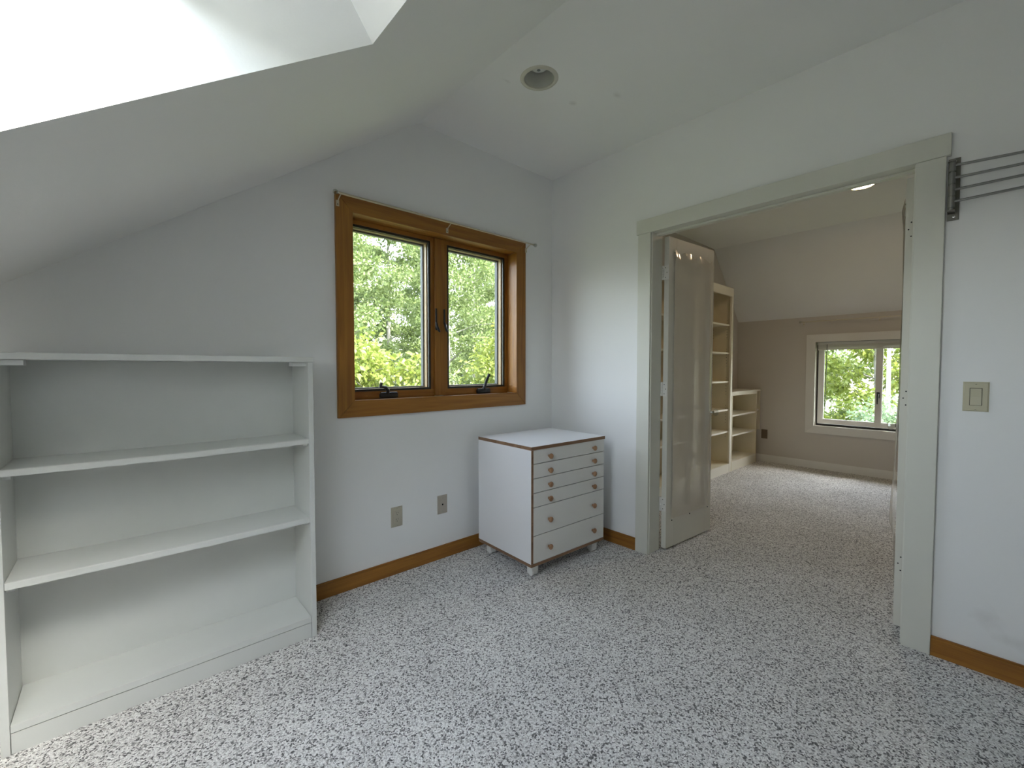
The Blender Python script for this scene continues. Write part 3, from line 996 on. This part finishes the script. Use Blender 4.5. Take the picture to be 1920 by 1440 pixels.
# ------------------------------------------------------------------ recessed ceiling lamps
def downlight(name, xy, label, lit):
    rt = empty(name, (xy[0], xy[1], ZC), 0, label, 'ceiling lamp', None)
    part('trim_ring', 'trim_ring', rt, lambda bm: lathe(bm, [(0.072, 0.004), (0.0735, -0.004), (0.078, -0.0055), (0.090, -0.0035), (0.0935, 0.0)], (0, 0, 0), (0, 0, 1), 48), smooth=50)
    part('baffle', 'baffle', rt, lambda bm: lathe(bm, [(0.0725, 0.004), (0.0725, 0.02), (0.062, 0.12), (0.0, 0.121)], (0, 0, 0), (0, 0, 1), 40), smooth=50)
    if lit:
        part('lens', 'lamp_on', rt, lambda bm: lathe(bm, [(0.0715, 0.000), (0.066, -0.003), (0, -0.0045)], (0, 0, 0), (0, 0, 1), 40), smooth=50)
    else:
        part('bulb', 'bulb', rt, lambda bm: lathe(bm, [(0.020, 0.119), (0.034, 0.10), (0.047, 0.065), (0.046, 0.055), (0.030, 0.047), (0, 0.043)], (0, 0, 0), (0, 0, 1), 32), smooth=60)
        part('bulb_print', 'grey_strip', rt, lambda bm: lathe(bm, [(0.009, 0.0425), (0, 0.0422)], (0.002, 0.006, 0), (0, 0, 1), 12))
    return rt


downlight('ceiling_lamp', L1, 'unlit recessed ceiling lamp with a frosted bulb near the gable wall', False)
downlight('ceiling_lamp', L2, 'glowing warm recessed ceiling lamp in the room beyond the doorway', True)


# ------------------------------------------------------------------ cream shelving beyond the doorway
def tall_case(x0, x1, label):
    yf, yb, h = -0.286, -0.012, 2.066
    rt = empty('tall_bookcase', ((x0 + x1) / 2, (yf + yb) / 2, 0), 0, label, 'bookcase', 'cream shelving beyond the doorway')
    hw, hd = (x1 - x0) / 2, (yb - yf) / 2
    for s in (-1, 1):
        a, b = (-hw, -hw + 0.019) if s < 0 else (hw - 0.019, hw)
        sd = boxpart('side', 'cream', rt, a, b, -hd + 0.019, hd, 0, h - 0.0305)
        xi = b + 0.0003 if s < 0 else a - 0.0003
        hp = part('pin_hole', 'hole', sd, lambda bm: [lathe(bm, [(0.0035, 0), (0, 0.0002)], (xi, yy, 0.40 + 0.032 * i), (-s, 0, 0), 6)
                                                       for yy in (-hd + 0.06, hd - 0.06) for i in range(42) if (i % 10) not in (2, 3, 4)])
        hp['kind'] = 'stuff'
        boxpart('face_stile', 'cream_edge', rt, -hw if s < 0 else hw - 0.045, -hw + 0.045 if s < 0 else hw, -hd, -hd + 0.0185, 0, 1.9735, bev=0.001)
    boxpart('head_rail', 'cream_edge', rt, -hw, hw, -hd, -hd + 0.0185, 1.974, h, bev=0.001)
    boxpart('top', 'cream', rt, -hw, hw, -hd + 0.019, hd, h - 0.030, h - 0.011)
    boxpart('back_panel', 'cream', rt, -hw + 0.019, hw - 0.019, hd - 0.008, hd, 0.10, h - 0.031, bev=0)
    for zt in (1.664, 1.351, 1.031, 0.716, 0.468):
        boxpart('shelf', 'cream_edge', rt, -hw + 0.020, hw - 0.020, -hd + 0.021, hd - 0.009, zt - 0.019, zt)
    boxpart('deck', 'cream', rt, -hw + 0.019, hw - 0.019, -hd + 0.019, hd - 0.009, 0.080, 0.099)
    boxpart('plinth', 'cream_edge', rt, -hw + 0.0455, hw - 0.0455, -hd + 0.002, -hd + 0.0185, 0, 0.0985, bev=0.001)
    return rt


tall_case(1.795, 2.677, 'tall cream bookcase standing against the low bookcase with the flat top')
tall_case(0.905, 1.790, 'tall cream bookcase tucked behind the open door leaf with the knob')

x0, x1, yf, yb, h = 2.682, X2 - 0.016, -0.286, -0.012, 0.908
lb = empty('low_bookcase', ((x0 + x1) / 2, (yf + yb) / 2, 0), 0, 'low cream bookcase with a flat top below the taupe corner', 'bookcase', 'cream shelving beyond the doorway')
hw, hd = (x1 - x0) / 2, (yb - yf) / 2
DV = 3.437 - (x0 + x1) / 2
boxpart('top', 'cream_edge', lb, -hw, hw, -hd - 0.003, hd, h - 0.020, h)
boxpart('top_rail', 'cream_edge', lb, -hw, DV - 0.0, -hd, -hd + 0.0185, h - 0.046, h - 0.0205, bev=0.001)
for xx in (-hw, DV, hw - 0.020):
    zz = 0.40 if xx == hw - 0.020 else 0
    boxpart('upright', 'cream', lb, xx, xx + 0.0195, -hd, hd, zz, h - (0.0465 if xx < DV else 0.0205))
boxpart('back_panel', 'cream', lb, -hw + 0.0195, hw - 0.020, hd - 0.008, hd, 0.11, h - 0.0205, bev=0)
for zt in (0.640, 0.412):
    boxpart('shelf', 'cream_edge', lb, -hw + 0.020, DV - 0.0005, -hd + 0.008, hd - 0.009, zt - 0.019, zt)
boxpart('shelf', 'cream_edge', lb, DV + 0.020, hw - 0.0205, -hd + 0.008, hd - 0.009, 0.642, 0.661)
boxpart('deck', 'cream_edge', lb, -hw + 0.020, DV - 0.0005, -hd, hd - 0.009, 0.086, 0.108)
boxpart('plinth', 'cream_edge', lb, -hw + 0.020, DV - 0.0005, -hd + 0.001, -hd + 0.0185, 0, 0.0855, bev=0.001)
bo = wallplate('wall_outlet', (X2, -0.335, 0.345), R(90), 'brown_plate', 'brown outlet on the taupe wall next to the low cream bookcase', 'outlet', 0.114, 0.070)
bo.rotation_euler = (0, 0, R(-90))
screw(bo, 0, 0, 'brown_plate')

# ------------------------------------------------------------------ far window
w2 = empty('window_2', (0, 0, 0), 0, 'white-framed two-sash window in the taupe knee wall', 'window', None, 'structure')
casing_set(w2, W2[0], W2[1], W2[2], W2[3], 0.089, 0.018, 'white_trim', 'white_trim', lambda a, o_, b: (X2 - o_, a, b))
for b in ((X2 - 0.001, X2 + 0.14, W2[0] - .012, W2[1] + .012, W2[3] + 0.004, W2[3] + .012), (X2 - 0.001, X2 + 0.14, W2[0] - .012, W2[1] + .012, W2[2] - .012, W2[2] - 0.004),
          (X2 - 0.001, X2 + 0.14, W2[0] - .012, W2[0] - 0.004, W2[2], W2[3]), (X2 - 0.001, X2 + 0.14, W2[1] + 0.004, W2[1] + .012, W2[2], W2[3])):
    boxpart('jamb', 'white_trim', w2, *b, bev=0.0005)
XD = X2 + 0.060


def ringy(bm, y0, y1, z0, z1, f, x0, x1):
    box(bm, x0, x1, y0, y1, z0, z0 + f)
    box(bm, x0, x1, y0, y1, z1 - f, z1)
    box(bm, x0, x1, y0, y0 + f, z0 + f, z1 - f)
    box(bm, x0, x1, y1 - f, y1, z0 + f, z1 - f)


part('weather_strip', 'dark', w2, lambda bm: ringy(bm, W2[0] - 0.004, W2[1] + 0.004, W2[2] - 0.004, W2[3] + 0.004, 0.022, XD + 0.030, XD + 0.06))
for y0, y1, dx in ((-1.452, W2[1] - 0.012, 0.016), (W2[0], -1.402, 0.0)):
    sh = part('sash', 'white_trim', w2, lambda bm: ringy(bm, y0, y1, W2[2] + 0.022, W2[3] - 0.006, 0.050, XD + dx, XD + dx + 0.032))
    part('glazing_bead', 'caster', sh, lambda bm: ringy(bm, y0 + 0.050, y1 - 0.050, W2[2] + 0.072, W2[3] - 0.056, 0.006, XD + dx + 0.008, XD + dx + 0.026))
    part('pane', 'glass', sh, lambda bm: box(bm, XD + dx + 0.016, XD + dx + 0.020, y0 + 0.045, y1 - 0.045, W2[2] + 0.067, W2[3] - 0.051))
hl = boxpart('handle', 'black', w2, XD - 0.010, XD - 0.0002, -1.440, -1.412, 0.850, 0.915, bev=0.003)
part('lever', 'black', hl, lambda bm: tube(bm, [(XD - 0.010, -1.426, 0.890), (XD - 0.030, -1.426, 0.888), (XD - 0.034, -1.425, 0.870), (XD - 0.032, -1.424, 0.785)], [0.010, 0.010, 0.009, 0.007], 10), smooth=50)
vb = empty('mini_blind', (X2 + 0.035, (W2[0] + W2[1]) / 2, 1.385), 0, 'raised pale mini blind across the top of the far window', 'window blind')
ln = (W2[1] - W2[0]) / 2 - 0.012
boxpart('head_rail', 'blind_slat', vb, -0.014, 0.014, -ln, ln, 0.060, 0.090, bev=0.001)
for k in range(12):
    boxpart('slat', 'blind_slat', vb, -0.0125, 0.0125, -ln + 0.004, ln - 0.004, 0.013 + 0.0039 * k, 0.0155 + 0.0039 * k, bev=0)
boxpart('bottom_rail', 'blind_slat', vb, -0.013, 0.013, -ln + 0.004, ln - 0.004, 0.0, 0.012, bev=0.001)
part('wand', 'grey_strip', vb, lambda bm: cyl(bm, (-0.018, ln - 0.092, 0.065), (-0.018, ln - 0.086, -0.69), 0.0038, seg=8), smooth=40)
curtain_rod('curtain_rod', (X2 - 0.055, -0.722, 1.716), 1.44, R(-90), (0.028, 0.715, 1.41), 'thin pale curtain rod high on the taupe wall above the white window', 0.0, 0.018)

# ------------------------------------------------------------------ outdoors
GZ = -3.0
gm = plate('ground', [[(-40, -40), (60, -40), (60, 60), (-40, 60)]], lambda u, v: (u, v, GZ), (0, 0, -0.3), 'grass',
           label='meadow below the house', cat='ground')


def leaf_mesh(name, centres, radii, count, size, rng, m, parent, squash=0.8):
    k = rng.integers(0, len(centres), count)
    d = rng.normal(size=(count, 3))
    d /= np.linalg.norm(d, axis=1)[:, None]
    r = radii[k] * rng.random(count) ** 0.45
    p = centres[k] + d * r[:, None] * np.array([1, 1, squash])
    # leaf axis: outward and drooping; normal: mostly up
    ax = d * 0.7 + rng.normal(size=(count, 3)) * 0.6 + np.array([0, 0, -0.45])
    ax /= np.linalg.norm(ax, axis=1)[:, None]
    nn = rng.normal(size=(count, 3)) * 0.7 + np.array([0, -0.2, 0.8])
    sd = np.cross(ax, nn)
    sd /= np.linalg.norm(sd, axis=1)[:, None] + 1e-9
    up = np.cross(sd, ax)
    L = size * rng.uniform(0.7, 1.25, count)[:, None]
    v = np.empty((count, 4, 3), np.float32)
    v[:, 0] = p
    v[:, 1] = p + ax * L * 0.48 - sd * L * 0.27 + up * L * 0.07
    v[:, 2] = p + ax * L
    v[:, 3] = p + ax * L * 0.48 + sd * L * 0.27 + up * L * 0.07
    f = (np.arange(count)[:, None] * 4 + np.array([0, 1, 2, 0, 2, 3])[None]).astype(np.int32).ravel()
    me = bpy.data.meshes.new(name)
    me.vertices.add(count * 4)
    me.vertices.foreach_set('co', v.ravel())
    me.loops.add(len(f))
    me.loops.foreach_set('vertex_index', f)
    me.polygons.add(len(f) // 3)
    me.polygons.foreach_set('loop_start', np.arange(0, len(f), 3, dtype=np.int32))
    me.polygons.foreach_set('loop_total', np.full(len(f) // 3, 3, np.int32))
    me.update()
    me.materials.append(M[m])
    o = bpy.data.objects.new(name, me)
    COL.objects.link(o)
    o.parent = parent
    o['kind'] = 'stuff'
    return o


def tree(x, y, height, crown_r, crown_lo, leaves, size, m, label, seed, bark='bark', trunk=0.10, gr='trees outside the windows'):
    rng = np.random.default_rng(seed)
    rd = random.Random(seed)
    rt = empty('leafy_tree', (x, y, GZ), 0, label, 'tree', gr)
    top = height
    lean = (rd.uniform(-0.3, 0.3), rd.uniform(-0.3, 0.3))
    spine = [Vector((lean[0] * t * t, lean[1] * t * t, top * 0.92 * t)) for t in (0, 0.2, 0.4, 0.6, 0.8, 1.0)]
    part('trunk', bark, rt, lambda bm: tube(bm, spine, [trunk * q for q in (1.25, 1.0, 0.85, 0.6, 0.4, 0.15)], 10), smooth=60)
    cents, rads = [], []
    nb = 26
    for k in range(nb):
        t = crown_lo + (1 - crown_lo) * (k + 0.5) / nb
        i = min(4, int(t * 5))
        base = spine[i].lerp(spine[i + 1], t * 5 - i)
        a = k * 2.39996 + rd.uniform(-0.4, 0.4)
        u = (t - crown_lo) / (1 - crown_lo)
        reach = crown_r * (0.55 + 0.45 * math.sin(math.pi * min(1, u * 0.9 + 0.12))) * rd.uniform(0.75, 1.1)
        if u > 0.85:
            reach *= 0.55
        tip = base + Vector((math.cos(a) * reach, math.sin(a) * reach, reach * rd.uniform(0.15, 0.5)))
        mid = base.lerp(tip, 0.5) + Vector((rd.uniform(-.12, .12), rd.uniform(-.12, .12), 0.08 * reach))
        br = trunk * 0.36 * (1.1 - 0.6 * u)
        part('branch', bark, rt, lambda bm: tube(bm, [base, mid, tip], [br, br * 0.65, br * 0.2], 6), smooth=60)
        for q in (0.42, 0.72, 1.0):
            c = base.lerp(mid, q * 2) if q < 0.5 else mid.lerp(tip, q * 2 - 1)
            cents.append(c + Vector((rd.uniform(-.2, .2), rd.uniform(-.2, .2), rd.uniform(-.1, .2))))
            rads.append(crown_r * rd.uniform(0.22, 0.36))
    leaf_mesh('crown', np.array([list(c) for c in cents]), np.array(rads), leaves, size, rng, m, rt)
    return rt


G1 = 'trees outside the wooden window'
G2 = 'trees outside the far window'
tree(1.1, 5.2, 4.7, 1.35, 0.35, 9000, 0.115, 'leaf_b', 'low yellow-green tree close outside the wooden window', 1, trunk=0.05, gr=G1)
tree(4.6, 5.2, 5.3, 1.4, 0.35, 10000, 0.115, 'leaf_b', 'taller yellow-green tree close outside the wooden window', 2, trunk=0.055, gr=G1)
rows = ((9.2, 9.5, (-2.7, 1.3, 5.2, 9.1)), (13.3, 11.5, (-2.8, 1.2, 5.2, 9.2)), (17.3, 13.0, (-7.4, -3.2, 1.0, 5.0, 9.0, 13.0)), (21.6, 14.5, (3.0, 7.4, 11.8, 16.2, 20.6)))
for r_, (y, hgt, xs) in enumerate(rows):
    for i, x in enumerate(xs):
        tree(x, y, hgt, 1.65, 0.16, 22000, 0.10 + 0.022 * r_, 'leaf_a', 'slender mid-green tree in the thicket behind the yellow-green trees', 10 + 7 * r_ + i, trunk=0.10, gr=G1)
for i, (x, y, hgt) in enumerate(((13.4, -0.12, 6.8), (13.4, -4.1, 7.2), (13.4, 3.9, 7.2), (17.8, 2.6, 9.5), (17.8, -1.6, 9.5), (17.8, 6.8, 9.5), (17.8, -5.8, 9.5))):
    tree(x, y, hgt, 1.6, 0.14, 18000, 0.125 if x < 14 else 0.17, 'leaf_b' if x < 14 else 'leaf_a',
         'bushy yellow-green tree beyond the white-framed window' if x < 14 else 'mid-green tree in the row behind the bushy trees', 40 + i, trunk=0.09, gr=G2)
for i, (x, y) in enumerate(((9.0, 1.15), (9.0, -0.75), (9.0, 3.05), (9.0, -2.65))):
    tree(x, y, 3.6, 0.82, 0.12, 7000, 0.075, 'leaf_c', 'low blue-green shrub-like tree beneath the white-framed window', 60 + i, trunk=0.04, gr=G2)
tree(10.7, -0.64, 8.5, 0.55, 0.74, 1500, 0.10, 'leaf_b', 'white-barked birch beyond the white-framed window', 80, bark='birch', trunk=0.055, gr=G2)

# unseen trees added to keep low sky light out of the skylight
for i, (x, y, hgt) in enumerate([(-13 + 4.4 * k, -12.5, 15.5) for k in range(7)]):
    tree(x, y, hgt, 1.75, 0.12, 7000, 0.30, 'leaf_a', 'unseen tree added to block the low sky beside the house', 100 + i, trunk=0.11, gr='added sky-blocking trees')

# ------------------------------------------------------------------ sampling portals in the glazed openings
for nm, loc, dirv, sx, sy in (('portal', on_slope((SKX[0] + SKX[1]) / 2, (SKY[0] + SKY[1]) / 2, TH + 0.07), -NRM, (SKX[1] - SKX[0]) / NRM.z, SKY[1] - SKY[0]),
                              ('portal', Vector(((wx0 + wx1) / 2, 0.175, (wz0 + wz1) / 2)), Vector((0, -1, 0)), wx1 - wx0, wz1 - wz0),
                              ('portal', Vector((X2 + 0.16, (W2[0] + W2[1]) / 2, (W2[2] + W2[3]) / 2)), Vector((-1, 0, 0)), W2[1] - W2[0], W2[3] - W2[2])):
    la = bpy.data.lights.new(nm, 'AREA')
    la.shape = 'RECTANGLE'
    la.cycles.is_portal = True
    lo = bpy.data.objects.new(nm, la)
    COL.objects.link(lo)
    z = -dirv
    if nm == 'portal' and abs(dirv.z) > 0.5:
        xax = Vector((NRM.z, 0, -NRM.x))
        yax = z.cross(xax)
    else:
        yax = Vector((0, 0, 1))
        xax = yax.cross(z)
    lo.matrix_world = Matrix(((xax.x, yax.x, z.x, loc.x), (xax.y, yax.y, z.y, loc.y), (xax.z, yax.z, z.z, loc.z), (0, 0, 0, 1)))
    la.size, la.size_y = sx, sy
